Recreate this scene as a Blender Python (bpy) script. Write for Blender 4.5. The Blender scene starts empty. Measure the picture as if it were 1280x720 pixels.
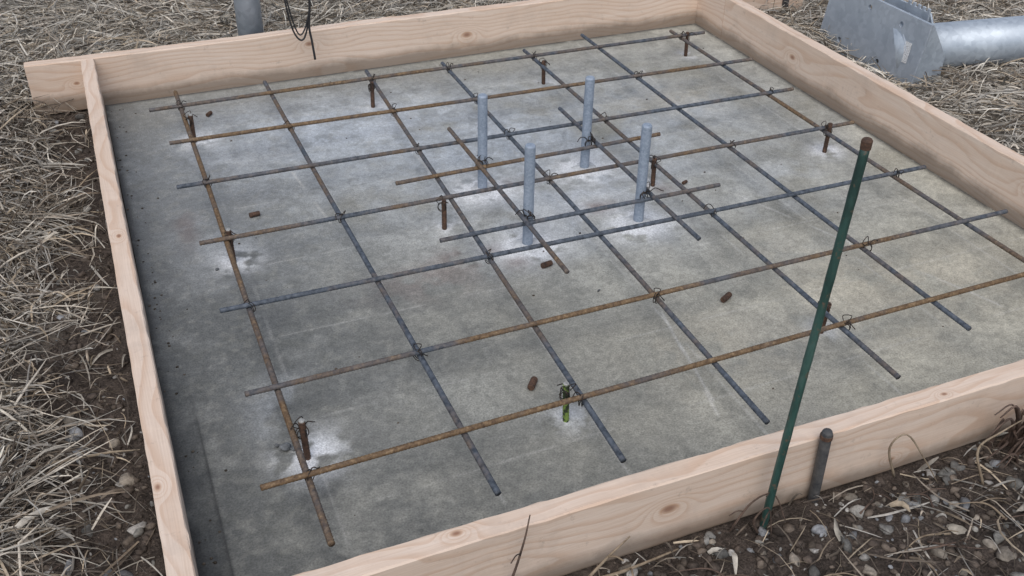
import bpy, bmesh, math, random
import numpy as np
from mathutils import Vector, Matrix
random.seed(7); rng=np.random.default_rng(11)
U=0.28   # one bar spacing = 0.28 m ; everything is laid out in bar spacings, converted to metres on mesh creation
scene=bpy.context.scene
scene.view_settings.view_transform='Standard'; scene.view_settings.look='None'; scene.view_settings.exposure=0

# ------------------------------------------------------------------ noise
_tab=rng.random((256,256))
def vn(x,y,s=0):
    x=np.asarray(x,float)+s*17.31; y=np.asarray(y,float)+s*7.77
    xi=np.floor(x).astype(int); yi=np.floor(y).astype(int); fx=x-xi; fy=y-yi
    fx=fx*fx*(3-2*fx); fy=fy*fy*(3-2*fy)
    a=_tab[xi&255,yi&255]; b=_tab[(xi+1)&255,yi&255]; c=_tab[xi&255,(yi+1)&255]; d=_tab[(xi+1)&255,(yi+1)&255]
    return (a*(1-fx)+b*fx)*(1-fy)+(c*(1-fx)+d*fx)*fy
def fbm(x,y,o=4,s=0):
    r=0;a=.5;t=0
    for i in range(o):
        c_,s_=math.cos(.6*i+.4),math.sin(.6*i+.4)
        r=r+a*vn((x*c_-y*s_)*2**i,(x*s_+y*c_)*2**i,s+i*3); t+=a; a*=.5
    return r/t
def sm(a,b,x):
    t=np.clip((np.asarray(x,float)-a)/(b-a),0,1); return t*t*(3-2*t)

# ------------------------------------------------------------------ mesh helpers
def make(name,verts,faces,mat,smooth=False,parent=None,cols=None,scale=True):
    me=bpy.data.meshes.new(name); mat=getattr(mat,'m',mat)
    v=np.asarray(verts,dtype=np.float32).reshape(-1,3)*(U if scale else 1)
    if isinstance(faces,np.ndarray):
        n,k=faces.shape
        me.vertices.add(len(v)); me.vertices.foreach_set("co",v.ravel())
        me.loops.add(n*k); me.loops.foreach_set("vertex_index",faces.astype(np.int32).ravel())
        me.polygons.add(n); me.polygons.foreach_set("loop_start",np.arange(0,n*k,k,dtype=np.int32))
        try: me.polygons.foreach_set("loop_total",np.full(n,k,dtype=np.int32))
        except Exception: pass
        me.update(calc_edges=True); me.validate()
    else:
        me.from_pydata(v.tolist(),[],faces); me.update()
    if smooth: me.polygons.foreach_set("use_smooth",np.ones(len(me.polygons),dtype=bool))
    if cols is not None:
        at=me.color_attributes.new("col",'FLOAT_COLOR','POINT')
        c=np.ones((len(v),4),dtype=np.float32); c[:,:3]=cols; at.data.foreach_set("color",c.ravel())
    ob=bpy.data.objects.new(name,me); scene.collection.objects.link(ob)
    if mat: me.materials.append(mat)
    if parent: ob.parent=parent
    return ob
def empty(name,loc=(0,0,0)):
    e=bpy.data.objects.new(name,None); scene.collection.objects.link(e); e.empty_display_size=.1; return e
def tube_data(P,r,n=8,caps=True,angmod=None,base=0):
    P=np.asarray(P,float); m=len(P); r=np.broadcast_to(np.asarray(r,float),(m,))
    T=np.gradient(P,axis=0); T/=np.linalg.norm(T,axis=1)[:,None]+1e-12
    up=np.array([0,0,1.]) if abs(T[0,2])<.9 else np.array([1.,0,0])
    N=np.cross(T[0],up); N/=np.linalg.norm(N); Ns=[N]
    for i in range(1,m):
        N=Ns[-1]-T[i]*(Ns[-1]@T[i]); N/=np.linalg.norm(N)+1e-12; Ns.append(N)
    N=np.array(Ns); B=np.cross(T,N)
    a=np.linspace(0,2*math.pi,n,endpoint=False)
    am=np.ones(n) if angmod is None else angmod
    V=P[:,None,:]+r[:,None,None]*am[None,:,None]*(N[:,None,:]*np.cos(a)[None,:,None]+B[:,None,:]*np.sin(a)[None,:,None])
    V=V.reshape(-1,3); F=[]
    for i in range(m-1):
        for k in range(n):
            F.append((base+i*n+k,base+i*n+(k+1)%n,base+(i+1)*n+(k+1)%n,base+(i+1)*n+k))
    if caps:
        F.append(tuple(base+k for k in range(n))[::-1]); F.append(tuple(base+(m-1)*n+k for k in range(n)))
    return V,F
def tubes(name,lst,mat,parent=None,n=8,smooth=True):
    VV=[];FF=[];b=0
    for P,r in lst:
        V,F=tube_data(P,r,n,base=b); VV.append(V);FF+=F;b+=len(V)
    return make(name,np.vstack(VV),FF,mat,smooth,parent)
def spline(pts,n=24):
    pts=np.asarray(pts,float); m=len(pts); out=[]
    Q=np.vstack([2*pts[0]-pts[1],pts,2*pts[-1]-pts[-2]])
    per=max(2,n//(m-1))
    for i in range(m-1):
        p0,p1,p2,p3=Q[i:i+4]
        for t in np.linspace(0,1,per,endpoint=False):
            out.append(.5*((2*p1)+(-p0+p2)*t+(2*p0-5*p1+4*p2-p3)*t*t+(-p0+3*p1-3*p2+p3)*t**3))
    out.append(pts[-1]); return np.array(out)
def flatcaps(ob):
    for p in ob.data.polygons:
        if len(p.vertices)>4: p.use_smooth=False
    ob.data.update()

# ------------------------------------------------------------------ material helpers
class M:
    def __init__(s,name,rough=.7,metal=0,spec=.5):
        s.m=bpy.data.materials.new(name); s.m.use_nodes=True; s.t=s.m.node_tree; s.b=s.t.nodes['Principled BSDF']
        s.b.inputs['Roughness'].default_value=rough; s.b.inputs['Metallic'].default_value=metal
        s.b.inputs['Specular IOR Level'].default_value=spec
    def n(s,ty,**k):
        nd=s.t.nodes.new(ty)
        for a,v in k.items():
            setattr(nd,a,v)
        return nd
    def l(s,a,b): s.t.links.new(a,b)
    def setin(s,sock,v):
        if isinstance(v,bpy.types.NodeSocket): s.l(v,sock)
        else: sock.default_value=v
    def math(s,op,a,b=0.0,c=None,clamp=False):
        nd=s.n('ShaderNodeMath',operation=op,use_clamp=clamp); s.setin(nd.inputs[0],a); s.setin(nd.inputs[1],b)
        if c is not None: s.setin(nd.inputs[2],c)
        return nd.outputs[0]
    def obj(s): return s.n('ShaderNodeTexCoord').outputs['Object']
    def mapping(s,v,scale=(1,1,1),loc=(0,0,0)):
        nd=s.n('ShaderNodeMapping'); s.l(v,nd.inputs[0]); nd.inputs['Scale'].default_value=scale; nd.inputs['Location'].default_value=loc; return nd.outputs[0]
    def noise(s,v,scale,detail=4,rough=.55,dist=0):
        nd=s.n('ShaderNodeTexNoise'); s.l(v,nd.inputs['Vector']); nd.inputs['Scale'].default_value=scale; nd.inputs['Detail'].default_value=detail
        nd.inputs['Roughness'].default_value=rough; nd.inputs['Distortion'].default_value=dist; return nd.outputs['Fac']
    def ramp(s,f,stops):
        nd=s.n('ShaderNodeValToRGB'); s.l(f,nd.inputs[0]); e=nd.color_ramp.elements
        while len(e)<len(stops): e.new(.5)
        for i,(p,c) in enumerate(stops):
            e[i].position=p; e[i].color=(*c,1) if not isinstance(c,(int,float)) else (c,c,c,1)
        return nd.outputs[0]
    def mix(s,f,a,b,mode='MIX'):
        nd=s.n('ShaderNodeMix',data_type='RGBA',blend_type=mode); s.setin(nd.inputs[0],f)
        for i,v in ((6,a),(7,b)):
            if isinstance(v,(tuple,list)): nd.inputs[i].default_value=(*v,1) if len(v)==3 else v
            else: s.l(v,nd.inputs[i])
        return nd.outputs[2]
    def bump(s,h,strength=.3,dist=.002):
        nd=s.n('ShaderNodeBump'); nd.inputs['Strength'].default_value=strength; nd.inputs['Distance'].default_value=dist
        s.l(h,nd.inputs['Height']); s.l(nd.outputs[0],s.b.inputs['Normal'])
    def color(s,c):
        s.setin(s.b.inputs['Base Color'],c if not isinstance(c,tuple) else (*c,1))
    def attr(s,name='col'):
        return s.n('ShaderNodeAttribute',attribute_name=name).outputs['Color']

# rebar
rb=M('rebar_rust',rough=.65,spec=.35); o=rb.obj()
oi=rb.n('ShaderNodeObjectInfo'); sep=rb.n('ShaderNodeSeparateColor'); rb.l(oi.outputs['Color'],sep.inputs[0])
n1=rb.noise(o,4.5,3,.6); n2=rb.noise(o,45,4,.7)
f=rb.math('ADD',rb.math('MULTIPLY',n1,2.4),rb.math('MULTIPLY',n2,1.0))
f=rb.math('ADD',rb.math('SUBTRACT',f,1.95),rb.math('MULTIPLY',sep.outputs[0],1.30))
fac=rb.ramp(f,[(.15,0.0),(.85,1.0)])
steel=rb.ramp(rb.noise(o,90,3),[(.3,(.035,.043,.056)),(.7,(.12,.14,.17))])
rust=rb.ramp(rb.noise(o,130,4,.7),[(.3,(.065,.038,.022)),(.55,(.170,.110,.060)),(.8,(.36,.26,.15))])
rb.color(rb.mix(fac,steel,rust)); rb.bump(n2,.5,.0008)
pn=M('pin_rust',rough=.8); o=pn.obj()
pn.color(pn.ramp(pn.noise(o,110,4,.7),[(.3,(.03,.018,.013)),(.55,(.09,.048,.03)),(.8,(.20,.11,.06))])); pn.bump(pn.noise(o,300),.6,.0008)
cut=M('cut_steel_end',rough=.5,metal=.3); cut.color(cut.ramp(cut.noise(cut.obj(),200),[(.3,(.25,.24,.22)),(.7,(.5,.5,.48))]))
grn=M('green_marked_pin',rough=.6); o=grn.obj()
grn.color(grn.mix(grn.ramp(grn.noise(o,70,3),[(.45,0.),(.52,1.)]),(.20,.30,.06),(.03,.045,.02)))
wire=M('tie_wire',rough=.5,metal=.4); wire.color(wire.ramp(wire.noise(wire.obj(),80),[(.4,(.018,.017,.017)),(.7,(.07,.045,.03))]))
def galv(name,a,b,rough=.45,metal=.35,sc=60):
    g=M(name,rough=rough,metal=metal); o=g.obj()
    vo=g.n('ShaderNodeTexVoronoi'); g.l(o,vo.inputs['Vector']); vo.inputs['Scale'].default_value=sc
    sp=g.n('ShaderNodeSeparateColor'); g.l(vo.outputs['Color'],sp.inputs[0])
    f=g.math('ADD',g.math('MULTIPLY',sp.outputs[0],.26),g.math('MULTIPLY',g.noise(o,9,5,.65),.75))
    g.color(g.ramp(f,[(.3,a),(.75,b)])); g.bump(g.noise(o,150,3),.15,.0006); return g
gv=galv('galvanized_steel',(.36,.41,.47),(.54,.60,.66))
gbolt=galv('galvanized_bolt',(.22,.27,.34),(.38,.44,.53),rough=.65,metal=.2,sc=250)
gdark=galv('galvanized_plate',(.34,.385,.44),(.46,.51,.57),rough=.5,metal=.3)
blk=M('black_cable_sheath',rough=.45); blk.color(blk.ramp(blk.noise(blk.obj(),30),[(.3,(.012,.012,.014)),(.7,(.03,.03,.032))]))
lab=M('paper_label',rough=.6); lab.color(lab.ramp(lab.noise(lab.obj(),400,1),[(.5,(.75,.76,.76)),(.62,(.35,.35,.36))]))
gst=M('green_coated_stake',rough=.42); o=gst.obj()
gc=gst.ramp(gst.noise(gst.mapping(o,(1,1,.35)),22,5,.7),[(.35,(.016,.042,.036)),(.55,(.034,.085,.072)),(.8,(.09,.15,.13))])
gst.color(gst.mix(gst.ramp(gst.noise(o,70,4,.75),[(.58,0.),(.67,1.)]),gc,(.11,.085,.06))); gst.bump(gst.noise(o,200),.2,.0005)
twg=M('dead_twig_bark',rough=.85); o=twg.obj(); twg.color(twg.ramp(twg.noise(o,40,4,.7),[(.3,(.035,.022,.016)),(.7,(.15,.10,.075))]))
twg2=M('dry_stem',rough=.8); o=twg2.obj(); twg2.color(twg2.ramp(twg2.noise(o,40,4,.7),[(.3,(.12,.085,.055)),(.7,(.34,.27,.19))]))

# wood
def wood(name,knots,seed,tone=1.0,ringf=42.0):
    tone*=.95
    w=M(name,rough=.72,spec=.3); uv=w.n('ShaderNodeUVMap',uv_map='UVMap').outputs[0]
    sp=w.n('ShaderNodeSeparateXYZ'); w.l(uv,sp.inputs[0]); u,v=sp.outputs[0],sp.outputs[1]
    off=w.mapping(uv,(1,1,1),(seed*3.7,seed*1.3,seed))
    low=w.noise(w.mapping(off,(1.1,3.5,1)),1.0,2,.5)
    low2=w.noise(w.mapping(off,(6,14,1)),1.0,2,.5)
    g=w.math('ADD',w.math('MULTIPLY',v,ringf),w.math('MULTIPLY',low,16.0))
    g=w.math('ADD',g,w.math('MULTIPLY',low2,1.1))
    km=None
    for (ku,kv,kr) in knots:
        cb=w.n('ShaderNodeCombineXYZ'); w.l(w.math('MULTIPLY',w.math('SUBTRACT',u,ku),.6),cb.inputs[0]); w.l(w.math('SUBTRACT',v,kv),cb.inputs[1])
        ln=w.n('ShaderNodeVectorMath',operation='LENGTH'); w.l(cb.outputs[0],ln.inputs[0]); d=w.math('ADD',ln.outputs['Value'],w.math('MULTIPLY',w.math('SUBTRACT',low2,.5),.006))
        q=w.math('DIVIDE',d,kr)
        e=w.math('EXPONENT',w.math('MULTIPLY',w.math('MULTIPLY',q,q),-.16))
        g=w.math('ADD',g,w.math('MULTIPLY',e,3.6))
        k=w.math('SUBTRACT',1.25,q,clamp=True)
        km=k if km is None else w.math('MAXIMUM',km,k)
    s=w.math('FRACT',g)
    late=w.ramp(s,[(0.0,.0),(.5,.12),(.82,.9),(.93,1.0),(1.0,.0)])
    fib=w.noise(w.mapping(off,(9,420,1)),1.0,3,.6)
    fib2=w.noise(w.mapping(off,(2.5,60,1)),1.0,3,.6)
    blot=w.noise(w.mapping(off,(1.5,5,1)),1.3,3,.6)
    base=w.ramp(blot,[(.3,(.70*tone,.545*tone,.430*tone)),(.7,(.79*tone,.645*tone,.535*tone))])
    c=w.mix(w.math('MULTIPLY',late,.50),base,(.58*tone,.375*tone,.25*tone))
    c=w.mix(w.math('MULTIPLY',w.ramp(fib,[(.35,1.),(.6,0.)]),.28),c,(.50*tone,.36*tone,.26*tone))
    c=w.mix(w.math('MULTIPLY',w.ramp(fib2,[(.5,0.),(.75,1.)]),.35),c,(.84*tone,.74*tone,.65*tone))
    if km is not None:
        c=w.mix(w.math('MULTIPLY',w.ramp(km,[(.0,0.),(.35,.6),(1.,1.)]),.85),c,w.ramp(km,[(.2,(.50*tone,.27*tone,.14*tone)),(.8,(.27*tone,.13*tone,.075*tone))]) )
    o=w.obj(); dn=w.noise(o,7,5,.7); c=w.mix(w.math('MULTIPLY',w.ramp(dn,[(.54,0.),(.75,1.)]),.38),c,(.42,.34,.28))
    dn2=w.noise(o,38,5,.75); c=w.mix(w.math('MULTIPLY',w.ramp(dn2,[(.60,0.),(.74,1.)]),.4),c,(.24,.19,.15))
    so=w.n('ShaderNodeSeparateXYZ'); w.l(o,so.inputs[0])
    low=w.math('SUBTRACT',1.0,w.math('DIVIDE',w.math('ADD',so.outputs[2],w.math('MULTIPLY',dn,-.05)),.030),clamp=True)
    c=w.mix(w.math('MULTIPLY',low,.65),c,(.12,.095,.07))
    w.color(c); w.bump(w.math('ADD',w.math('MULTIPLY',late,.5),fib),.35,.0006); return w

def board(name,x0,x1,y0,y1,z0,z1,mat,parent,axis=0,warp=0.008,seed=0):
    """sawn board with eased, slightly uneven arrises; uv.x runs along the grain"""
    lo=np.array([x0,y0,z0]);hi=np.array([x1,y1,z1]); L=hi[axis]-lo[axis]; n=max(6,int(L/.06))
    a,b=(1-axis),2
    wa,wb=hi[a]-lo[a],hi[b]-lo[b]; c=.009
    prof=[(c,0),(wa-c,0),(wa,c),(wa,wb-c),(wa-c,wb),(c,wb),(0,wb-c),(0,c)]
    vc=[0]
    for i in range(8):
        p,q=prof[i],prof[(i+1)%8]; vc.append(vc[-1]+math.hypot(q[0]-p[0],q[1]-p[1]))
    V=[];F=[];UV=[]
    for i in range(n+1):
        t=i/n; s=lo[axis]+L*t
        da=warp*(float(vn(s*.5,seed))-.5)*2; db=warp*(float(vn(s*.45,seed+9))-.5)*2
        for k,(p,q) in enumerate(prof):
            ch=.008*(float(vn(s*9,k*3.1+seed*5))-.5)
            v=[0,0,0]; v[axis]=s; v[a]=lo[a]+p+da+ch; v[b]=lo[b]+q+db+(ch if k in(3,4,5,6) else 0); V.append(v)
    for i in range(n):
        for k in range(8):
            F.append((i*8+k,i*8+(k+1)%8,(i+1)*8+(k+1)%8,(i+1)*8+k)); u0,u1=lo[axis]+L*i/n,lo[axis]+L*(i+1)/n
            UV+= [(u0*U,vc[k]*U),(u0*U,vc[k+1]*U),(u1*U,vc[k+1]*U),(u1*U,vc[k]*U)]
    F.append(tuple(range(8))[::-1]); UV+=[(prof[k][0]*U*.2+5,prof[k][1]*U) for k in range(8)][::-1]
    F.append(tuple(n*8+k for k in range(8))); UV+=[(prof[k][0]*U*.2+7,prof[k][1]*U) for k in range(8)]
    ob=make(name,V,F,mat,False,parent)
    uvl=ob.data.uv_layers.new(name='UVMap')
    for i,(x,y) in enumerate(UV): uvl.data[i].uv=(x,y)
    bm=bmesh.new(); bm.from_mesh(ob.data); bmesh.ops.recalc_face_normals(bm,faces=bm.faces); bm.to_mesh(ob.data); bm.free()
    return ob

# ------------------------------------------------------------------ formwork
H=.547
form=empty('wooden_formwork')
T=.14
def vface(z,w=T,h=H): return (2*w+h+(h-z))*U
def vtop(d): return (T+H+d)*U
wb=wood('pine_back_board',[(.45,vface(.40),.008),(3.55*U,vface(.26),.010),(-.95*U,vface(.30),.006)],1,1.0)
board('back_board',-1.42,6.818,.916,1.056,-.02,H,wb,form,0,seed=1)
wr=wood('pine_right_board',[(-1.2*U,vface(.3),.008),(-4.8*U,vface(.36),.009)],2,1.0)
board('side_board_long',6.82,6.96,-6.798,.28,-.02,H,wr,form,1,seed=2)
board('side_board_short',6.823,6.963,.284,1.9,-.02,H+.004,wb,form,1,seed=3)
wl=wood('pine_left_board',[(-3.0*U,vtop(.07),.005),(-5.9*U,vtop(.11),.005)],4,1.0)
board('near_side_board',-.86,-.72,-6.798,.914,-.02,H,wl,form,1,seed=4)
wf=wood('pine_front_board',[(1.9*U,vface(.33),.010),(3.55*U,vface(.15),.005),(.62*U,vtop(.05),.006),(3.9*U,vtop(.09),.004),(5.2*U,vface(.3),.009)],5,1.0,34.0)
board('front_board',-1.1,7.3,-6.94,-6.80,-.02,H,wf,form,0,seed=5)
nl=[]
for (x,y,z,dx,dy) in [(-.83,-6.945,.12,0,-1),(-.75,-6.945,.42,0,-1),(6.9,-6.945,.14,0,-1),(6.88,-6.945,.40,0,-1),(6.966,.98,.15,1,0),(6.966,1.0,.42,1,0)]:
    nl.append((np.array([(x-dx*.03,y-dy*.03,z),(x+dx*.002,y+dy*.002,z)]),.016))
tubes('nail_heads',nl,gdark,form,10,False)

# ------------------------------------------------------------------ slab
bolts=[(2.49,-2.37),(2.49,-3.47),(3.59,-2.34),(3.59,-3.47)]
pins=[(.07,-.37,.32),(2.03,-.18,.30),(4.07,-.25,.30),(6.09,-.07,.31),(6.07,-2.91,.34),(.05,-2.83,.33),(1.90,-2.95,.30),(4.05,-2.91,.30),(4.11,-5.49,.29),(.09,-5.40,.35),(1.83,-5.69,.34)]
A=[((-.30,-.02),(6.33,-.05),.62),((-.20,-.89),(6.39,-1.0),.72),((-.25,-1.81),(6.32,-1.92),.36),((-.20,-2.86),(6.40,-2.88),.50),((-.20,-3.91),(6.40,-3.97),.26),((-.20,-4.93),(6.49,-4.91),.66),((-.27,-5.83),(6.45,-5.73),1.0)]
B=[((.02,.46),(.03,-6.39),.72),((.97,.40),(1.03,-6.37),.36),((2.10,.30),(1.86,-6.40),.40),((2.99,.22),(2.93,-6.43),.32),((4.04,.26),(4.08,-6.37),.38),((4.90,.48),(4.97,-6.11),.30),((6.01,.22),(6.09,-6.2),.60)]
NX=560
xs=np.linspace(-.719,6.819,NX); ys=np.linspace(-6.799,.915,NX)
X,Y=np.meshgrid(xs,ys,indexing='ij')
def g2(cx,cy,rx,ry=None,ang=0):
    ry=ry or rx; ca,sa=math.cos(ang),math.sin(ang); dx=X-cx;dy=Y-cy
    return np.exp(-(((dx*ca+dy*sa)/rx)**2+((-dx*sa+dy*ca)/ry)**2))
n_big=fbm(X*.55,Y*.55,4,2); n_mid=fbm(X*1.7,Y*1.7,5,5); n_f=fbm(X*6,Y*6,4,9); n_ff=fbm(X*22,Y*22,3,12)
def mixc(c,col,w): return c*(1-w[...,None])+np.array(col)*w[...,None]
C=np.zeros(X.shape+(3,))+np.array([.325,.320,.282])
C=mixc(C,(.42,.40,.328),sm(.40,.60,n_big)*.65*sm(1.5,4,X))
C=mixc(C,(.38,.41,.44),np.clip(g2(3.2,-1.6,2.8,1.7)*.9+g2(1.0,-.4,1.7,1.0)*.65,0,1)*sm(.20,.52,n_mid))
C=mixc(C,(.235,.255,.275),np.clip(g2(-.2,-2,1.1,3.5),0,1)*.7)
dark=np.clip(g2(-.3,-5.4,1.2,3.0)*.90+g2(1.6,-4.4,1.0,.6)*.75+g2(1.2,-6.5,2.0,.9)*.65+g2(.2,-3.4,.9,1.2)*.35+g2(2.4,.6,2.4,.3)*.6+g2(-.5,-.5,.4,2)*.4+g2(2.4,-5.3,1.0,.5,.4)*.3,0,1)*sm(.26,.56,n_mid*.6+n_f*.4)
C=mixc(C,(.092,.096,.094),dark*.84)
C*= (0.70+.60*n_mid)[...,None]
C*= (0.82+.36*n_f)[...,None]
m1=fbm(X*9,Y*9,4,21); mott=sm(.50,.64,m1); C=mixc(C,(.14,.143,.128),mott*.28*sm(.33,.55,n_mid))
m2=sm(.55,.7,fbm(X*14,Y*14,4,25)); C=mixc(C,(.42,.41,.36),m2*.15)
hz=np.clip(g2(4.2,-2.1,1.3,.6,.5)*.85+g2(3.1,-3.0,.9,.7)*.75+g2(2.2,-.7,.5,.25,.6)*.7+g2(.2,-.9,.5,.35)*.5+g2(.0,-2.5,.3,.5)*.35+g2(5.3,-3.3,.8,.4,.8)*.4+g2(.05,-4.9,.25,.4)*.5,0,1)*sm(.40,.60,fbm(X*2.6,Y*2.6,5,31))
C=mixc(C,(.54,.57,.60),hz*.8)
nd=fbm(X*8,Y*8,4,41)
for (bx,by) in bolts:
    w=np.clip(g2(bx,by,.22)*1.3+g2(bx-.05,by-.10,.42,.26)*.6,0,1)*sm(.25,.5,nd+g2(bx,by,.13)*.5); C=mixc(C,(.74,.755,.77),w*.95)
for i,(bx,by,h) in enumerate(pins):
    k=[.9,.6,.55,.7,.9,.9,.6,.5,.5,1.,.6][i]; r=[.19,.14,.12,.13,.16,.18,.14,.12,.12,.20,.14][i]
    w=np.clip(g2(bx+.04,by+.02,r)*1.2,0,1)*sm(.32,.55,nd)*k; C=mixc(C,(.76,.775,.79),w)
for (cx,cy,rx,ry,k) in [(1.95,-3.45,.28,.16,.7),(1.5,-3.7,.5,.25,.45),(3.35,-3.1,.2,.12,.7),(2.85,-2.35,.14,.08,.6),(-.25,-2.1,.1,.35,.4),(4.1,-3.0,.12,.1,.5),(2.3,-3.7,.12,.1,.5)]:
    C=mixc(C,(.17,.115,.10),g2(cx,cy,rx,ry)*sm(.3,.6,n_f)*k)
for (cx,cy,rx,ry,k) in [(4.7,-5.0,.5,.9,.35),(5.6,-5.2,.6,.5,.4),(3.3,-5.4,.8,.5,.3),(5.2,-1.2,.8,.5,.3)]:
    C=mixc(C,(.46,.41,.32),g2(cx,cy,rx,ry)*k*sm(.3,.55,n_f))
def scr(a,b,w=.011,k=.5,s=0,wob=.03,col=(.58,.57,.54)):
    global C
    a=np.array(a,float);b=np.array(b,float);d=b-a;L=np.linalg.norm(d);d/=L
    t=(X-a[0])*d[0]+(Y-a[1])*d[1]; q=-(X-a[0])*d[1]+(Y-a[1])*d[0]+wob*(vn(t*1.2,s)-.5)
    C=mixc(C,col,np.exp(-(q/w)**2)*((t>0)&(t<L))*sm(.25,.6,vn(t*4,s+4))*k)
for i,(a,b) in enumerate([((3.1,-4.68),(2.79,-6.24)),((.86,-1.38),(1.01,-2.81)),((4.6,-3.1),(5.9,-6.2)),((5.4,.1),(5.2,-2.0)),((3.0,-5.2),(2.9,-5.9)),((2.1,-1.3),(2.2,-2.4))]): scr(a,b,k=.5,s=i)
for i,(a,b,_) in enumerate(A): scr((.2,a[1]-.10),(6.8,b[1]-.06),w=.010,k=.22,s=30+i,wob=.004)
for i,(a,b,_) in enumerate(B): scr((a[0]+.10,.9),(b[0]+.12,-6.78),w=.010,k=.18 if i==0 else .34,s=50+i,wob=.004)
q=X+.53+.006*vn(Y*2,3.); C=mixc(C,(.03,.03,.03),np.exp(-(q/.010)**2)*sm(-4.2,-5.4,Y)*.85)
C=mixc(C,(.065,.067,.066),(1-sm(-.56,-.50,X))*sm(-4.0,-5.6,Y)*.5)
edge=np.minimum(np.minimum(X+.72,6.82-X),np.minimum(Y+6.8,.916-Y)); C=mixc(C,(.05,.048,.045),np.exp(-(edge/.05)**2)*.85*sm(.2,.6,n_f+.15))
C*=(0.88+.24*n_ff)[...,None]
Z=.006*(n_mid-.5)+.0025*(n_f-.5)
V=np.stack([X,Y,Z],-1).reshape(-1,3)
ii=np.arange(NX*NX).reshape(NX,NX)
F=np.stack([ii[:-1,:-1],ii[1:,:-1],ii[1:,1:],ii[:-1,1:]],-1).reshape(-1,4)
cs=M('lean_concrete',rough=.78,spec=.35); o=cs.obj(); a=cs.attr()
sp1=cs.noise(o,260,3,.7); sp2=cs.noise(o,75,4,.7)
c=cs.mix(1.0,a,cs.ramp(sp1,[(.3,.66),(.5,1.0),(.72,1.32)]),'MULTIPLY'); c=cs.mix(1.0,c,cs.ramp(sp2,[(.3,.79),(.7,1.20)]),'MULTIPLY')
vo=cs.n('ShaderNodeTexVoronoi'); cs.l(o,vo.inputs['Vector']); vo.inputs['Scale'].default_value=95
dots=cs.ramp(vo.outputs['Distance'],[(.08,1.),(.16,0.)])
c=cs.mix(cs.math('MULTIPLY',dots,.35),c,(.07,.07,.068))
cs.color(c); cs.l(cs.ramp(sp2,[(.3,.50),(.7,.85)]),cs.b.inputs['Roughness']); cs.bump(cs.math('ADD',sp1,cs.math('MULTIPLY',sp2,1.5)),.38,.0012)
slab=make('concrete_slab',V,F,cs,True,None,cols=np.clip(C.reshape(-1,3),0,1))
x0,x1,y0,y1=-.719,6.819,-6.799,.915
make('slab_body',[(x0,y0,-.012),(x1,y0,-.012),(x1,y1,-.012),(x0,y1,-.012),(x0,y0,-.35),(x1,y0,-.35),(x1,y1,-.35),(x0,y1,-.35)],[(0,1,2,3),(4,7,6,5),(0,4,5,1),(1,5,6,2),(2,6,7,3),(3,7,4,0)],cut,False,slab)

# ------------------------------------------------------------------ rebar
am=np.ones(10); am[[0,5]]=1.10
def rebar(name,a,b,rust,parent,r=.0185,wob=.016,seed=0):
    a=np.array(a,float);b=np.array(b,float);L=np.linalg.norm(b-a);n=int(L/.0115);t=np.linspace(0,1,n)
    d=(b-a)/L; s=np.array([-d[1],d[0],0])
    P=a+np.outer(t,b-a)+np.outer(wob*(np.sin(t*math.pi*1.0+seed)*.8-math.sin(seed)*.8+(vn(t*3,seed+.5)-.5)*1.2),s)
    P[:,2]+=.008*(vn(t*4,seed+3.3)-.5)
    rr=r*np.where(np.arange(n)%2==0,1.0,1.15); 
    V,F=tube_data(P,rr,10,angmod=am)
    ob=make(name,V,F,rb,True,parent); ob.color=(rust,rust,rust,1)
    return ob
grid=empty('rebar_grid')
ZB,ZA=.232,.271
for i,(a,b,r) in enumerate(A): rebar('cross_bar_%d'%(i+1),(*a,ZA),(*b,ZA),r,grid,seed=i+.3)
for i,(a,b,r) in enumerate(B): rebar('long_bar_%d'%(i+1),(*a,ZB),(*b,ZB),r,grid,seed=i+9.3)
for i,(a,b,z,r) in enumerate([((2.42,-1.62),(2.425,-4.42),ZA+.04,.55),((3.66,-1.57),(3.66,-4.36),ZA+.04,.45),((1.61,-2.46),(4.38,-2.41),ZA,.7),((1.66,-3.545),(4.37,-3.55),ZA,.45)]):
    rebar('anchor_tie_bar_%d'%(i+1),(*a,z),(*b,z),r,grid,wob=.004,seed=i+20.)
def ptA(i,x): a,b,_=A[i]; t=(x-a[0])/(b[0]-a[0]); return a[1]+(b[1]-a[1])*t
def ptB(j,y): a,b,_=B[j]; t=(y-a[1])/(b[1]-a[1]); return a[0]+(b[0]-a[0])*t
def tie(x,y,z,ang,big=1.0):
    out=[]; ca,sa=math.cos(ang),math.sin(ang)
    for s in (-1,1):
        P=[]
        for t in np.linspace(0,2*math.pi,13):
            u=.034*math.cos(t); w=.042*math.sin(t)
            P.append((x+u*ca-s*.010*sa,y+u*sa+s*.010*ca,z+w))
        out.append((np.array(P),.0036))
    th=random.uniform(0,6.28); L=.045*big*random.uniform(.7,1.5); dx,dy=math.cos(th),math.sin(th)
    Q=spline([(x,y,z+.03),(x+dx*L*.5,y+dy*L*.5,z+.045+.02*big),(x+dx*L,y+dy*L,z+.05+.02*random.random()),(x+dx*L*1.3-dy*.03,y+dy*L*1.3+dx*.03,z+.03)],15); out.append((Q,.0042))
    if random.random()<.6:
        Q=spline([(x,y,z+.03),(x-dy*.03,y+dx*.03,z+.075*big),(x-dx*.05*big,y-dy*.05*big,z+.06),(x-dx*.02,y-dy*.03,z+.02)],15); out.append((Q,.0036))
    return out
W=[]
for i in range(7):
    for j in range(7):
        if (i+j)%2==0 or random.random()<.15:
            x=ptB(j,-i*.97); y=ptA(i,x); x=ptB(j,y); W+=tie(x,y,.25,random.choice([.785,2.36])+random.uniform(-.2,.2),random.uniform(.7,1.3))
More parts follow.
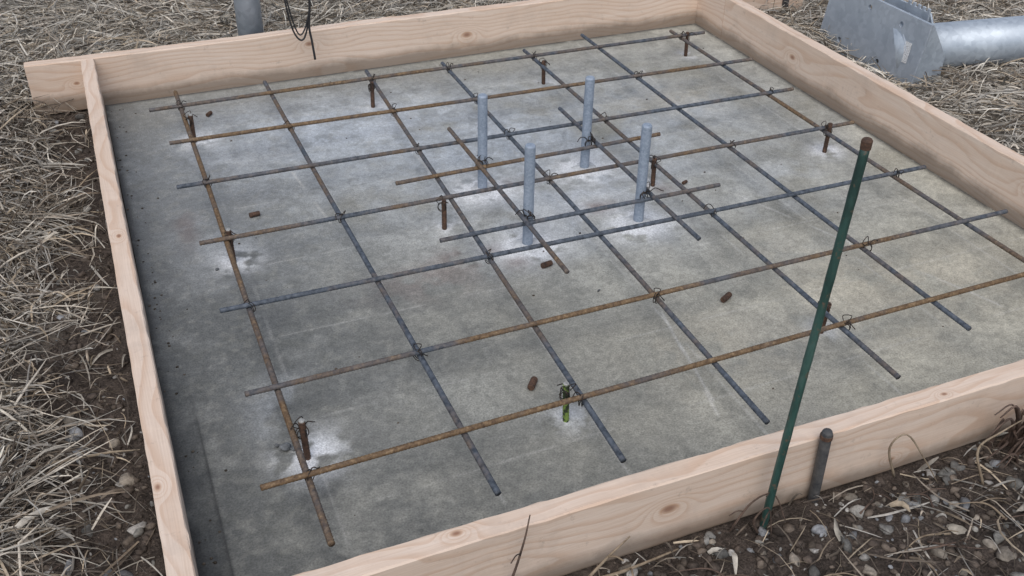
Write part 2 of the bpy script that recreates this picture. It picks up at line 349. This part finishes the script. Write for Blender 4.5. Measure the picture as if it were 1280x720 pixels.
for (px,py,h) in pins: W+=tie(px,py,min(h-.06,.24),random.uniform(0,3),1.3); W+=tie(px-.02,py,min(h-.07,.23),random.uniform(0,3),1.0)
for (bx,by) in bolts: W+=tie(bx+(.05 if bx>3 else -.05),by-.05,.29,random.uniform(0,3),1.6); W+=tie(bx,by-.06,.29,random.uniform(0,3),1.3)
tubes('wire_ties',W,wire,grid,5)

for i,(px,py,h) in enumerate(pins):
    lean=(random.uniform(-.015,.015),random.uniform(-.015,.015))
    z=np.arange(-.02,h-.012,.0125); n=len(z); P=np.stack([px+lean[0]*z/h,py+lean[1]*z/h,z],-1)
    rr=.021*np.where(np.arange(n)%2==0,1.,1.14)
    ob=make('rebar_support_pin',*tube_data(P,rr,10,angmod=am),grn if i==10 else pn,True)
    tp=P[-1]; V,F=tube_data([(tp[0],tp[1],tp[2]),(tp[0],tp[1],tp[2]+.008),(tp[0],tp[1],tp[2]+.011)],[.0205,.0205,.017],12)
    make('cut_end',V,F,cut if i in (0,5,9,10) else pn,False,ob)

grout=M('grout',rough=.9); grout.color(grout.ramp(grout.noise(grout.obj(),80,4,.7),[(.3,(.42,.43,.44)),(.7,(.70,.72,.73))])); grout.bump(grout.noise(grout.obj(),150),.5,.001)
for (bx,by) in bolts:
    z=np.arange(-.02,.955,.0085); n=len(z); lx,ly=random.uniform(-.006,.006),random.uniform(-.006,.006)
    P=np.stack([bx+lx*z,by+ly*z,z],-1); rr=.0465*np.where(np.arange(n)%2==0,1.,.955)
    P=np.vstack([P,[P[-1]+[0,0,.006]],[P[-1]+[0,0,.018]]]); rr=np.append(rr,[.045,.036])
    ob=make('anchor_bolt',*tube_data(P,rr,20),gbolt,True); flatcaps(ob)
    V=[];F=[];K=36
    for ring,(rad,zz) in enumerate([(.046,.020),(.080,.015),(.11,.003),(.13,-.006)]):
        for k in range(K):
            a=2*math.pi*k/K; q=rad*(1+(.6*(float(vn(3*math.cos(a)+bx*9,3*math.sin(a)+by*9))-.4) if ring else 0)); V.append((bx+q*math.cos(a),by+q*math.sin(a),zz))
    for r_ in range(3):
        for k in range(K): F.append((r_*K+k,(r_+1)*K+k,(r_+1)*K+(k+1)%K,r_*K+(k+1)%K))
    make('grout_collar',V,F,grout,True,ob)

for i,(px,py,an) in enumerate([(.36,-2.12,.1),(.31,.23,.9),(2.50,-3.86,.2),(3.66,-4.84,.5),(1.76,-5.27,.9),(4.36,-2.99,.4)]):
    L=[.048,.04,.05,.058,.055,.03][i]; rad=[.022,.021,.024,.024,.026,.016][i]
    d=np.array([math.cos(an),math.sin(an),0]); c=np.array([px,py,rad+.003])
    tt=[-L,-L*.93]+list(np.linspace(-.85,.85,7)*L)+[L*.93,L]
    P=[c+d*t for t in tt]; rr=rad*np.array([.9,1,1,1.07,1,1.07,1,1.07,1,1,.9])
    ob=make('rebar_offcut',*tube_data(P,rr,14),pn,False)

# ------------------------------------------------------------------ ground
def pitf(x,y): return np.exp(-(((x-8.1)/.6)**2+((y+1.3)/1.0)**2))
def gh(x,y):
    x=np.asarray(x,float);y=np.asarray(y,float)
    dx=np.maximum(np.maximum(-.86-x,x-6.96),0); dy=np.maximum(np.maximum(-6.94-y,y-1.056),0); d=np.hypot(dx,dy)
    inside=(d<=0)
    h=.10*(fbm(x*.35,y*.35,3,50)-.5)+.07*(fbm(x*1.4,y*1.4,4,51)-.5)+.07*(fbm(x*6,y*6,4,52)-.5)
    h=h*sm(0,.5,d+.12)
    left=(x<-.5)&(y<1.2)
    h=h+np.where(left,-.05*np.exp(-(d/.5)**2)+.10*sm(.5,1.3,d),0)
    h=h+np.where(y<-6.9,.05+.03*sm(0,1,d),0)
    h=h+np.where((y>1)|(x>6.9),.03+.05*sm(0.1,.8,d)-.15*pitf(x,y),0)
    return np.where(inside,-.25,h)
core=np.arange(-6,15,.045); gx=np.concatenate([-6-np.geomspace(.1,900,40)[::-1],core,15+np.geomspace(.1,900,40)])
core=np.arange(-11,10,.045); gy=np.concatenate([-11-np.geomspace(.1,900,40)[::-1],core,10+np.geomspace(.1,900,40)])
GX,GY=np.meshgrid(gx,gy,indexing='ij'); GZ=gh(GX,GY)
ins=(GX>-.80)&(GX<6.9)&(GY>-6.88)&(GY<1.0); GZ=np.where(ins,-.36,GZ)
def bare(x,y):
    """1 = bare dug soil, 0 = covered by dead grass"""
    x=np.asarray(x,float);y=np.asarray(y,float); n=fbm(x*1.1,y*1.1,4,61)
    dl=-.86-x
    l=np.where((x<-.5)&(y<1.3),1-sm(.32,.85,dl+(n-.5)*1.3),0)
    f=np.where((y<-6.7)&(x>0),1-sm(1.2,2.2,(-6.94-y)+(n-.5)*1.2),0)
    b=np.where((y>1.0)&(x>-1),.4*(1-sm(.0,.2,y-1.056+(n-.5)*.4)),0)
    r=np.where((x>6.9),.4*(1-sm(.0,.35,x-6.96+(n-.5)*.6)),0)
    return np.clip(np.maximum(np.maximum(l,f),np.maximum(b,r)),0,1)
bn=bare(GX,GY)[...,None]; nn=fbm(GX*3,GY*3,4,71)[...,None]; n4=fbm(GX*14,GY*14,3,72)[...,None]
soil=np.array([.078,.062,.052])*(.6+.9*nn)*(.6+.8*n4); grs=np.array([.23,.20,.165])*(.5+1.0*nn)*(.6+.8*n4)
GC=soil*bn+grs*(1-bn)
V=np.stack([GX,GY,GZ],-1).reshape(-1,3); nx,ny=GX.shape; ii=np.arange(nx*ny).reshape(nx,ny)
F=np.stack([ii[:-1,:-1],ii[1:,:-1],ii[1:,1:],ii[:-1,1:]],-1).reshape(-1,4)
gm=M('soil',rough=.95,spec=.2); o=gm.obj(); gn=gm.noise(o,55,6,.75); gn2=gm.noise(o,220,4,.7)
c=gm.mix(1.0,gm.attr(),gm.ramp(gn,[(.3,.5),(.5,1.),(.75,1.7)]),'MULTIPLY'); c=gm.mix(1.0,c,gm.ramp(gn2,[(.3,.6),(.7,1.5)]),'MULTIPLY')
gm.color(c); gm.bump(gm.math('ADD',gn,gm.math('MULTIPLY',gn2,.4)),.9,.012)
make('ground',V,F,gm,True,None,cols=GC.reshape(-1,3))

# ------------------------------------------------------------------ straw litter
def outside(x,y,m=.0): return (x<-.88-m)|(x>6.98+m)|(y<-6.96-m)|(y>1.075+m)
def blades(N,xr,yr,dens,lr,wr_,lift,seed,colset,curv=1.0,up=0.0):
    r=np.random.default_rng(seed)
    x=r.uniform(*xr,N);y=r.uniform(*yr,N); keep=(r.random(N)<dens(x,y))&outside(x,y,.01); x=x[keep];y=y[keep];N=len(x)
    th=r.uniform(0,2*math.pi,N)+0; th=np.where(r.random(N)<.45,(fbm(x*.8,y*.8,3,81)*9)+r.normal(0,.5,N),th)
    L=lr[0]+(lr[1]-lr[0])*r.random(N)**2; k=r.normal(0,1.0,N)*curv*r.random(N); w=wr_[0]+(wr_[1]-wr_[0])*r.random(N)**2
    R=5; S=np.linspace(0,1,R); P=np.zeros((N,R,3)); px,py=x.copy(),y.copy(); kink=r.integers(1,R,N); ka=r.normal(0,.7,N)*(r.random(N)<.35)
    ly=r.random(N)**1.6*lift; arch=r.random(N)**3*.10*up+r.random(N)**2*.03; sl=r.normal(0,.03,N)+up*r.random(N)**4*.35
    for i,s in enumerate(S):
        P[:,i,0]=px;P[:,i,1]=py;P[:,i,2]=gh(px,py)*.5+gh(x,y)*.5+ly+arch*4*s*(1-s)+sl*s+.006
        a=th+k*s+ka*(i>=kink); px=px+np.cos(a)*L/(R-1); py=py+np.sin(a)*L/(R-1)
    ok=np.ones(N,bool)
    for i in range(R): ok&=outside(P[:,i,0],P[:,i,1],.0)
    P=P[ok];N=len(P);w=w[ok]; th=th[ok]
    T=np.gradient(P,axis=1); T/=np.linalg.norm(T,axis=2)[...,None]+1e-9
    rl=r.uniform(0,math.pi,N); sx=np.stack([-T[...,1],T[...,0],0*T[...,0]],-1); sx/=np.linalg.norm(sx,axis=2)[...,None]+1e-9
    n2=np.cross(T,sx); c,s_=np.cos(rl)[:,None,None],np.sin(rl)[:,None,None]
    side=sx*c+n2*s_; nor=-sx*s_+n2*c
    tap=np.array([.75,1,.95,.8,.25])[None,:,None]; ww=w[:,None,None]*tap
    V=np.stack([P-side*ww*.5,P+nor*ww*.28,P+side*ww*.5],2)
    base=(np.arange(N)*R*3)[:,None,None]; rr_=(np.arange(R-1)*3)[None,:,None]; q=np.arange(2)[None,None,:]
    b=base+rr_+q; F=np.stack([b,b+1,b+4,b+3],-1).reshape(-1,4)
    cs_=np.array(colset); idx=r.integers(0,len(cs_),N); col=cs_[idx]*(r.uniform(.6,1.25,N)[:,None])
    along=np.repeat(col[:,None,:],R,1)*(1+.25*r.normal(0,1,(N,R,1))*.5)
    col=np.repeat(along[:,:,None,:],3,2).reshape(-1,3)
    return V.reshape(-1,3),F,np.clip(col,.01,.9)
tan=[(.54,.485,.405),(.48,.435,.37),(.41,.385,.34),(.59,.545,.47),(.34,.29,.235),(.42,.345,.255),(.32,.30,.27),(.64,.60,.53)]
dk=[(.13,.105,.082),(.19,.15,.11),(.085,.068,.055)]
dens=lambda x,y: np.clip((1-bare(x,y))*(.40+1.1*sm(.3,.6,fbm(x*.9,y*.9,3,91)))*(1-.75*pitf(x,y)*(x>6.9))+.06,0,1)
parts=[
 blades(26000,(-3.6,-.86),(-8.5,2.2),dens,(.10,.75),(.007,.022),.08,1,tan[:7]+dk,1.2,.6),
 blades(64000,(-3.0,13.5),(1.05,7.5),dens,(.10,.8),(.008,.024),.09,2,tan+dk[:1],1.0,.55),
 blades(29000,(6.97,13.5),(-6.5,1.2),dens,(.10,.8),(.008,.024),.09,3,tan+dk[:1],1.0,.55),
 blades(4200,(-1.5,9),(-9.5,-6.95),lambda x,y:np.full_like(x,.75),(.06,.5),(.006,.016),.03,4,tan[4:7]+dk,1.3,.4),
 blades(1400,(-2.2,-.86),(-7,1.2),lambda x,y:np.full_like(x,.75),(.06,.6),(.006,.016),.03,7,tan[2:7]+dk,1.3,.5),
 blades(9000,(-9,18),(6.8,14),lambda x,y:np.full_like(x,.9),(.2,1.2),(.02,.05),.09,5,tan,1.0,.8),
 blades(900,(-3.6,13),(-8.5,7),lambda x,y:np.full_like(x,.7),(.10,.26),(.03,.065),.08,6,tan[1:6],1.0,.5),
]
VV=[];FF=[];CC=[];b=0
for v,f_,c_ in parts: VV.append(v);FF.append(f_+b);CC.append(c_);b+=len(v)
st=M('dry_straw',rough=.75,spec=.3); o=st.obj(); st.color(st.mix(1.0,st.attr(),st.ramp(st.noise(o,120,2),[(.3,.75),(.7,1.2)]),'MULTIPLY'))
make('dry_grass_litter',np.vstack(VV),np.vstack(FF),st,True,None,cols=np.vstack(CC))

# ------------------------------------------------------------------ stones and clods
bm=bmesh.new(); bmesh.ops.create_icosphere(bm,subdivisions=2,radius=1); iv=np.array([v.co[:] for v in bm.verts]); ifc=np.array([[v.index for v in f.verts] for f in bm.faces]); bm.free()
bm=bmesh.new(); bmesh.ops.create_icosphere(bm,subdivisions=1,radius=1); jv=np.array([v.co[:] for v in bm.verts]); jfc=np.array([[v.index for v in f.verts] for f in bm.faces]); bm.free()
def stones(name,N,regions,size,cols,mat,seed,hv,hf,cuts=9,smooth=False):
    r=np.random.default_rng(seed); VV=[];FF=[];CC=[];b=0
    for (xr,yr,frac) in regions:
        n=int(N*frac); x=r.uniform(*xr,n);y=r.uniform(*yr,n); s=size[0]+(size[1]-size[0])*r.random(n)**4; hz=gh(x,y)
        for i in range(n):
            if not outside(x[i],y[i],s[i]*1.1): continue
            p=hv.copy()
            for _ in range(cuts):
                d=r.normal(size=3);d/=np.linalg.norm(d);t=r.uniform(.35,.8);k=p@d; p=p-np.outer(np.maximum(k-t,0),d)
            p=p*(1.15*s[i]*np.array([1,r.uniform(.55,.95),r.uniform(.45,.8)])); a=r.uniform(0,6.28); ca,sa=math.cos(a),math.sin(a)
            p=np.stack([p[:,0]*ca-p[:,1]*sa,p[:,0]*sa+p[:,1]*ca,p[:,2]],-1)
            VV.append(p+[x[i],y[i],hz[i]+s[i]*.12]); FF.append(hf+b); b+=len(p); c=np.array(cols[r.integers(len(cols))])*r.uniform(.55,1.3); CC.append(np.repeat(c[None],len(p),0))
    return make(name,np.vstack(VV),np.vstack(FF),mat,smooth,None,cols=np.vstack(CC))
sm_=M('field_stone',rough=.9,spec=.25); o=sm_.obj(); sm_.color(sm_.mix(1.0,sm_.attr(),sm_.ramp(sm_.noise(o,90,5,.7),[(.3,.5),(.7,1.45)]),'MULTIPLY')); sm_.bump(sm_.noise(o,160,4,.7),.7,.003)
cg=[(.23,.22,.20),(.31,.295,.275),(.17,.165,.155),(.24,.21,.175),(.22,.225,.235)]
stones('gravel',2700,[((-2.9,-.9),(-7.8,-4.2),.16),((-2.9,-.9),(-4.2,1.5),.08),((-.5,6.5),(-8.8,-6.95),.53),((7.0,11),(-5,1),.12),((-2,10),(1.1,4),.11)],(.012,.075),cg,sm_,5,iv,ifc)
stones('soil_clods',13000,[((-2.6,-.88),(-7.8,1.2),.44),((-.5,7),(-8.8,-6.95),.44),((6.98,8),(-6,1),.06),((-1,7),(1.07,1.6),.06)],(.008,.055),[(.095,.075,.062),(.07,.056,.047),(.13,.105,.085)],sm_,6,jv,jfc)
r=np.random.default_rng(19); VV=[];FF=[];CC=[];b=0
for k in range(170):
    if k<80: x=-.70+abs(r.normal(0,.10)); y=r.uniform(-6.7,.8)
    elif k<120: x=r.uniform(-.6,6.7); y=-6.78+abs(r.normal(0,.08))
    else: x=r.uniform(-.5,6.5); y=r.uniform(-6.5,.8)
    s=r.uniform(.004,.013); p=jv*s*[1,r.uniform(.6,1),.6]+[x,y,s*.4]; VV.append(p);FF.append(jfc+b);b+=len(p); CC.append(np.tile(np.array([.09,.075,.06])*r.uniform(.6,1.6),(len(p),1)))
make('soil_crumbs',np.vstack(VV),np.vstack(FF),sm_,False,slab,cols=np.vstack(CC))

# ------------------------------------------------------------------ stakes
P=spline([(2.50,-7.06,-.25),(2.545,-7.055,.7),(2.60,-7.05,1.7),(2.652,-7.04,2.59)],40)
n=len(P); rr=np.full(n,.0245); rr[::7]*=1.06; stake=make('garden_stake',*tube_data(P,rr,12),gst,True)
V,F=tube_data([P[-1]+[0,0,-.03],P[-1]+[0,0,.012],P[-1]+[0,0,.022]],[.027,.028,.021],12); make('stake_cap',V,F,pn,False,stake)
ds=M('weathered_steel_stake',rough=.6); ds.color(ds.ramp(ds.noise(ds.obj(),60,5,.7),[(.3,(.03,.032,.036)),(.7,(.11,.105,.10))]))
sk=make('steel_stake',*tube_data([(2.95,-6.985,-.4),(2.93,-6.985,.1),(2.915,-6.985,.615),(2.914,-6.985,.63)],[.034,.034,.034,.028],14),ds,True)
V,F=tube_data([(2.9145,-6.985,.575),(2.9145,-6.985,.60)],[.039,.039],14); make('stake_head',V,F,pn,False,sk)
make('steel_stake',*tube_data([(8.03,.62,-.3),(8.0,.62,.5),(8.0,.62,1.1)],[.05,.05,.05],12),ds,True)

post=make('galvanized_post',*tube_data([(1.02,1.35,-.4),(1.03,1.35,2.),(1.04,1.35,5.0)],[.148]*3,36),gv,True)
V,F=tube_data([(1.04,1.35,5.0),(1.04,1.35,5.05),(1.04,1.35,5.07)],[.158,.158,.13],36); make('post_cap',V,F,gdark,False,post)
cab=[(spline([(1.17,1.30,3.6),(1.25,1.0,3.5),(1.30,.72,2.6),(1.32,.70,1.6),(1.345,.70,1.02),(1.40,.70,.66),(1.489,.70,.535),(1.565,.70,.68),(1.62,.70,1.0),(1.65,.70,1.7),(1.62,.72,2.6),(1.3,1.0,3.45),(1.17,1.3,3.55)],90),.0105),
     (spline([(1.17,1.30,3.5),(1.40,1.0,3.3),(1.60,.71,2.4),(1.64,.70,1.5),(1.615,.70,.95),(1.585,.70,.68),(1.60,.70,.50),(1.615,.70,.29)],60),.013),
     (spline([(1.17,1.30,3.55),(1.30,1.0,3.4),(1.36,.71,2.4),(1.35,.70,1.4),(1.375,.70,.95),(1.47,.69,.60),(1.60,.69,.88),(1.64,.69,1.5),(1.58,.8,2.8),(1.17,1.3,3.5)],70),.009)]
tubes('hanging_cable',cab,blk,None,8)
wp=wood('pine_offcut',[],8,.95)
board('wooden_plank',7.05,8.3,.62,.74,.02,.36,wp,None,0,seed=8)

# ------------------------------------------------------------------ lying galvanized pole with base plate
def prism(name,poly,t,mat,parent,axis=0,pos=0.0,shear=0.0):
    V=[];n=len(poly)
    for s in (0,t):
        for (a,z) in poly:
            if axis==0: V.append((pos+s+shear*z,a,z))
            else: V.append((a,pos+s,z))
    F=[tuple(range(n))[::-1],tuple(n+i for i in range(n))]+[(i,(i+1)%n,n+(i+1)%n,n+i) for i in range(n)]
    ob=make(name,V,F,mat,False,parent)
    bm=bmesh.new(); bm.from_mesh(ob.data); bmesh.ops.recalc_face_normals(bm,faces=bm.faces); bmesh.ops.bevel(bm,geom=bm.edges[:],offset=.004*U,segments=1,affect='EDGES'); bm.to_mesh(ob.data); bm.free()
    return ob
pole=empty('galvanized_sign_pole')
SH=.11
pl=prism('base_plate',[(-1.97,-.03),(-.22,-.03),(-.25,.80),(-2.0,.80)],.035,gdark,pole,0,7.95,SH)
for (hy,hz) in [(-.42,.66),(-.62,.16),(-.98,.68),(-1.55,.66),(-1.35,.14)]:
    bm=bmesh.new(); bmesh.ops.create_cone(bm,segments=24,radius1=.033*U,radius2=.033*U,depth=.3*U,cap_ends=True,matrix=Matrix.Translation(Vector((7.97+SH*hz,hy,hz))*U)@Matrix.Rotation(math.pi/2,4,'Y'))
    me=bpy.data.meshes.new('c'); bm.to_mesh(me); bm.free(); co=bpy.data.objects.new('c',me); scene.collection.objects.link(co)
    md=pl.modifiers.new('h','BOOLEAN'); md.object=co; md.operation='DIFFERENCE'; md.solver='EXACT'
    dg=bpy.context.evaluated_depsgraph_get(); nm=bpy.data.meshes.new_from_object(pl.evaluated_get(dg)); pl.modifiers.clear(); pl.data=nm; bpy.data.objects.remove(co)
d=np.array([1,-.24,0.04]);d/=np.linalg.norm(d); s0=np.array([8.02,-1.46,.31])
Vp,Fp=tube_data([s0,s0+d*2,s0+d*9],[.275]*3,48); make('pole_shaft',Vp,Fp,gv,True,pole)
Vp,Fp=tube_data([s0+d*.04,s0+d*.09,s0+d*.12],[.305,.30,.278],48); make('weld_collar',Vp,Fp,gdark,True,pole)
for k,yy in enumerate([-1.90,-1.50,-.98]):
    prism('gusset_%d'%k,[(8.0,-.03),(8.0+.0,.12),(8.085,.76),(8.17,.76),(8.46,.34),(8.46,-.03)],.026,gv,pole,1,yy)
tp=[(-1.75,.60)]
for k in range(5): a=-1.75+k*.08; tp+=[(a,.88),(a+.045,.88),(a+.045,.84),(a+.08,.84)]
tp+=[(-1.35,.60)]
prism('toothed_tab',tp,.025,gdark,pole,0,8.20,0)
prism('saddle_plate',[(-1.85,.54),(-.9,.54),(-.9,.80),(-1.68,.80)],.025,gv,pole,0,8.29,0)
def lp(y,z): return (7.944+SH*z,y,z)
make('paper_label_sticker',[lp(-1.70,.28),lp(-1.81,.28),lp(-1.81,.52),lp(-1.70,.52)],[(0,1,2,3)],lab,False,pole)

# ------------------------------------------------------------------ dead weeds and twigs
W=[]
rw=random.Random(3)
for k in range(34):
    x,y=4.50+rw.gauss(0,.10),-7.10+rw.gauss(0,.05); h=rw.uniform(.15,.55); a=rw.uniform(0,6.28); q=rw.uniform(.05,.35)
    Q=[(x,y,.02),(x+q*.2*math.cos(a),y-abs(q*.2*math.sin(a)),h*.5),(x+q*.7*math.cos(a),y-abs(q*.6*math.sin(a)),h*rw.uniform(.8,1)),(x+q*1.3*math.cos(a+.6),y-abs(q*.9*math.sin(a)),h*rw.uniform(.5,1.05))]
    P=spline(Q,16); W.append((P,np.linspace(rw.uniform(.010,.020),.004,len(P))))
tubes('dead_shrub',W,twg,None,6)
def twig(pts,r0,mat,name='fallen_twig',br=2):
    P=spline(pts,20); L=[(P,np.linspace(r0,r0*.35,len(P)))]
    for k in range(br):
        i=random.randrange(4,len(P)-4); q=P[i]; e=q+np.array([random.uniform(-.15,.15),random.uniform(-.12,0),random.uniform(0.02,.1)]); m=(q+e)/2+[0,0,.02]; L.append((spline([q,m,e],8),r0*.4))
    tubes(name,L,mat,None,6)
twig([(.78,-7.02,.02),(.86,-7.05,.30),(.93,-7.04,.55),(.97,-7.02,.72)],.010,twg,br=1)
twig([(1.0,-7.25,.10),(1.25,-7.12,.14),(1.45,-7.05,.22),(1.6,-7.02,.30)],.014,twg2,br=3)
twig([(1.2,-7.05,.08),(1.5,-7.1,.12),(1.9,-7.08,.13)],.016,twg2,br=1)
twig([(3.5,-7.05,.10),(3.42,-7.02,.35),(3.5,-7.05,.46),(3.6,-7.15,.30),(3.72,-7.2,.10)],.009,twg2,br=0)
twig([(4.0,-7.3,.08),(3.98,-7.2,.3),(4.15,-7.2,.4),(4.5,-7.15,.42)],.010,twg2,br=1)
twig([(2.3,-7.02,.05),(2.42,-7.02,.25),(2.55,-7.05,.30),(2.62,-7.12,.12)],.009,twg,br=2)
twig([(2.45,-7.1,.05),(2.38,-7.12,.22),(2.46,-7.13,.30),(2.5,-7.16,.08)],.009,twg,br=1)
for k in range(30):
    a=rw.uniform(0,6.28); x=rw.uniform(-2.3,-1.1) if k<14 else rw.uniform(1.2,5); y=rw.uniform(-6,1) if k<14 else rw.uniform(-7.9,-7.2); L=rw.uniform(.15,.5)
    if x>-1.4 and x<0: x-=.3
    if L*1.0+x>-.9 and x<0: L=.15
    z=float(gh(x,y))+.03
    twig([(x,y,z),(x+L*.5*math.cos(a),y+L*.5*math.sin(a)*.6,z+.04),(x+L*math.cos(a+.3),y+L*math.sin(a+.3)*.6,z+.01)],.008,twg if k%2 else twg2,br=1)
r=np.random.default_rng(9); VV=[];FF=[];b=0
for (x,y,s) in [(-.03,-5.27,.045),(.02,-5.30,.03),(-.07,-5.22,.025),(.30,-2.5,.012),(2.75,-4.35,.018),(-.1,-2.9,.02)]:
    p=iv.copy()
    for _ in range(9):
        d=r.normal(size=3);d/=np.linalg.norm(d);t=r.uniform(.4,.8);k=p@d;p=p-np.outer(np.maximum(k-t,0),d)
    VV.append(p*s*[1,.8,.7]+[x,y,s*.5]);FF.append(ifc+b);b+=len(p)
VV=np.vstack(VV); make('stone_chips',VV,np.vstack(FF),sm_,False,None,cols=np.tile([.15,.16,.17],(len(VV),1)))

# ------------------------------------------------------------------ light : bright thin overcast
el,az=math.radians(58),math.radians(-150)
w=bpy.data.worlds.new("World"); scene.world=w; w.use_nodes=True; nt=w.node_tree; bg=nt.nodes['Background']
sky=nt.nodes.new('ShaderNodeTexSky'); sky.sky_type='NISHITA'; sky.sun_disc=False; sky.sun_elevation=el; sky.sun_rotation=az
sky.air_density=1.0; sky.dust_density=2.0; sky.ozone_density=1.0
bw=nt.nodes.new('ShaderNodeRGBToBW'); nt.links.new(sky.outputs[0],bw.inputs[0])
mx=nt.nodes.new('ShaderNodeMix'); mx.data_type='RGBA'; mx.inputs[0].default_value=.40; nt.links.new(sky.outputs[0],mx.inputs[6]); nt.links.new(bw.outputs[0],mx.inputs[7])
nt.links.new(mx.outputs[2],bg.inputs[0]); bg.inputs[1].default_value=.15
sd=bpy.data.lights.new('sun','SUN'); sd.energy=1.75; sd.angle=math.radians(60); sd.color=(1,.965,.92)
so=bpy.data.objects.new('sun',sd); scene.collection.objects.link(so)
dirv=Vector((math.sin(az)*math.cos(el),math.cos(az)*math.cos(el),math.sin(el)))
so.rotation_euler=dirv.to_track_quat('Z','Y').to_euler(); so.location=dirv*10

# ------------------------------------------------------------------ camera
yaw,pitch,roll=.4002,.5966,.0156
f=np.array([math.sin(yaw)*math.cos(pitch),math.cos(yaw)*math.cos(pitch),-math.sin(pitch)])
r_=np.array([math.cos(yaw),-math.sin(yaw),0]);u_=np.cross(r_,f)
R2=r_*math.cos(roll)+u_*math.sin(roll);U2=-r_*math.sin(roll)+u_*math.cos(roll)
cd=bpy.data.cameras.new('camera'); cd.sensor_width=36; cd.lens=1271.06/1280*36; cd.clip_end=2000; cd.clip_start=.02
co=bpy.data.objects.new('camera',cd); scene.collection.objects.link(co)
mt=Matrix.Identity(4)
for i in range(3): mt[i][0]=R2[i];mt[i][1]=U2[i];mt[i][2]=-f[i]
mt.translation=Vector((-.5958*U,-10.4304*U,4.7072*U)); co.matrix_world=mt
scene.camera=co
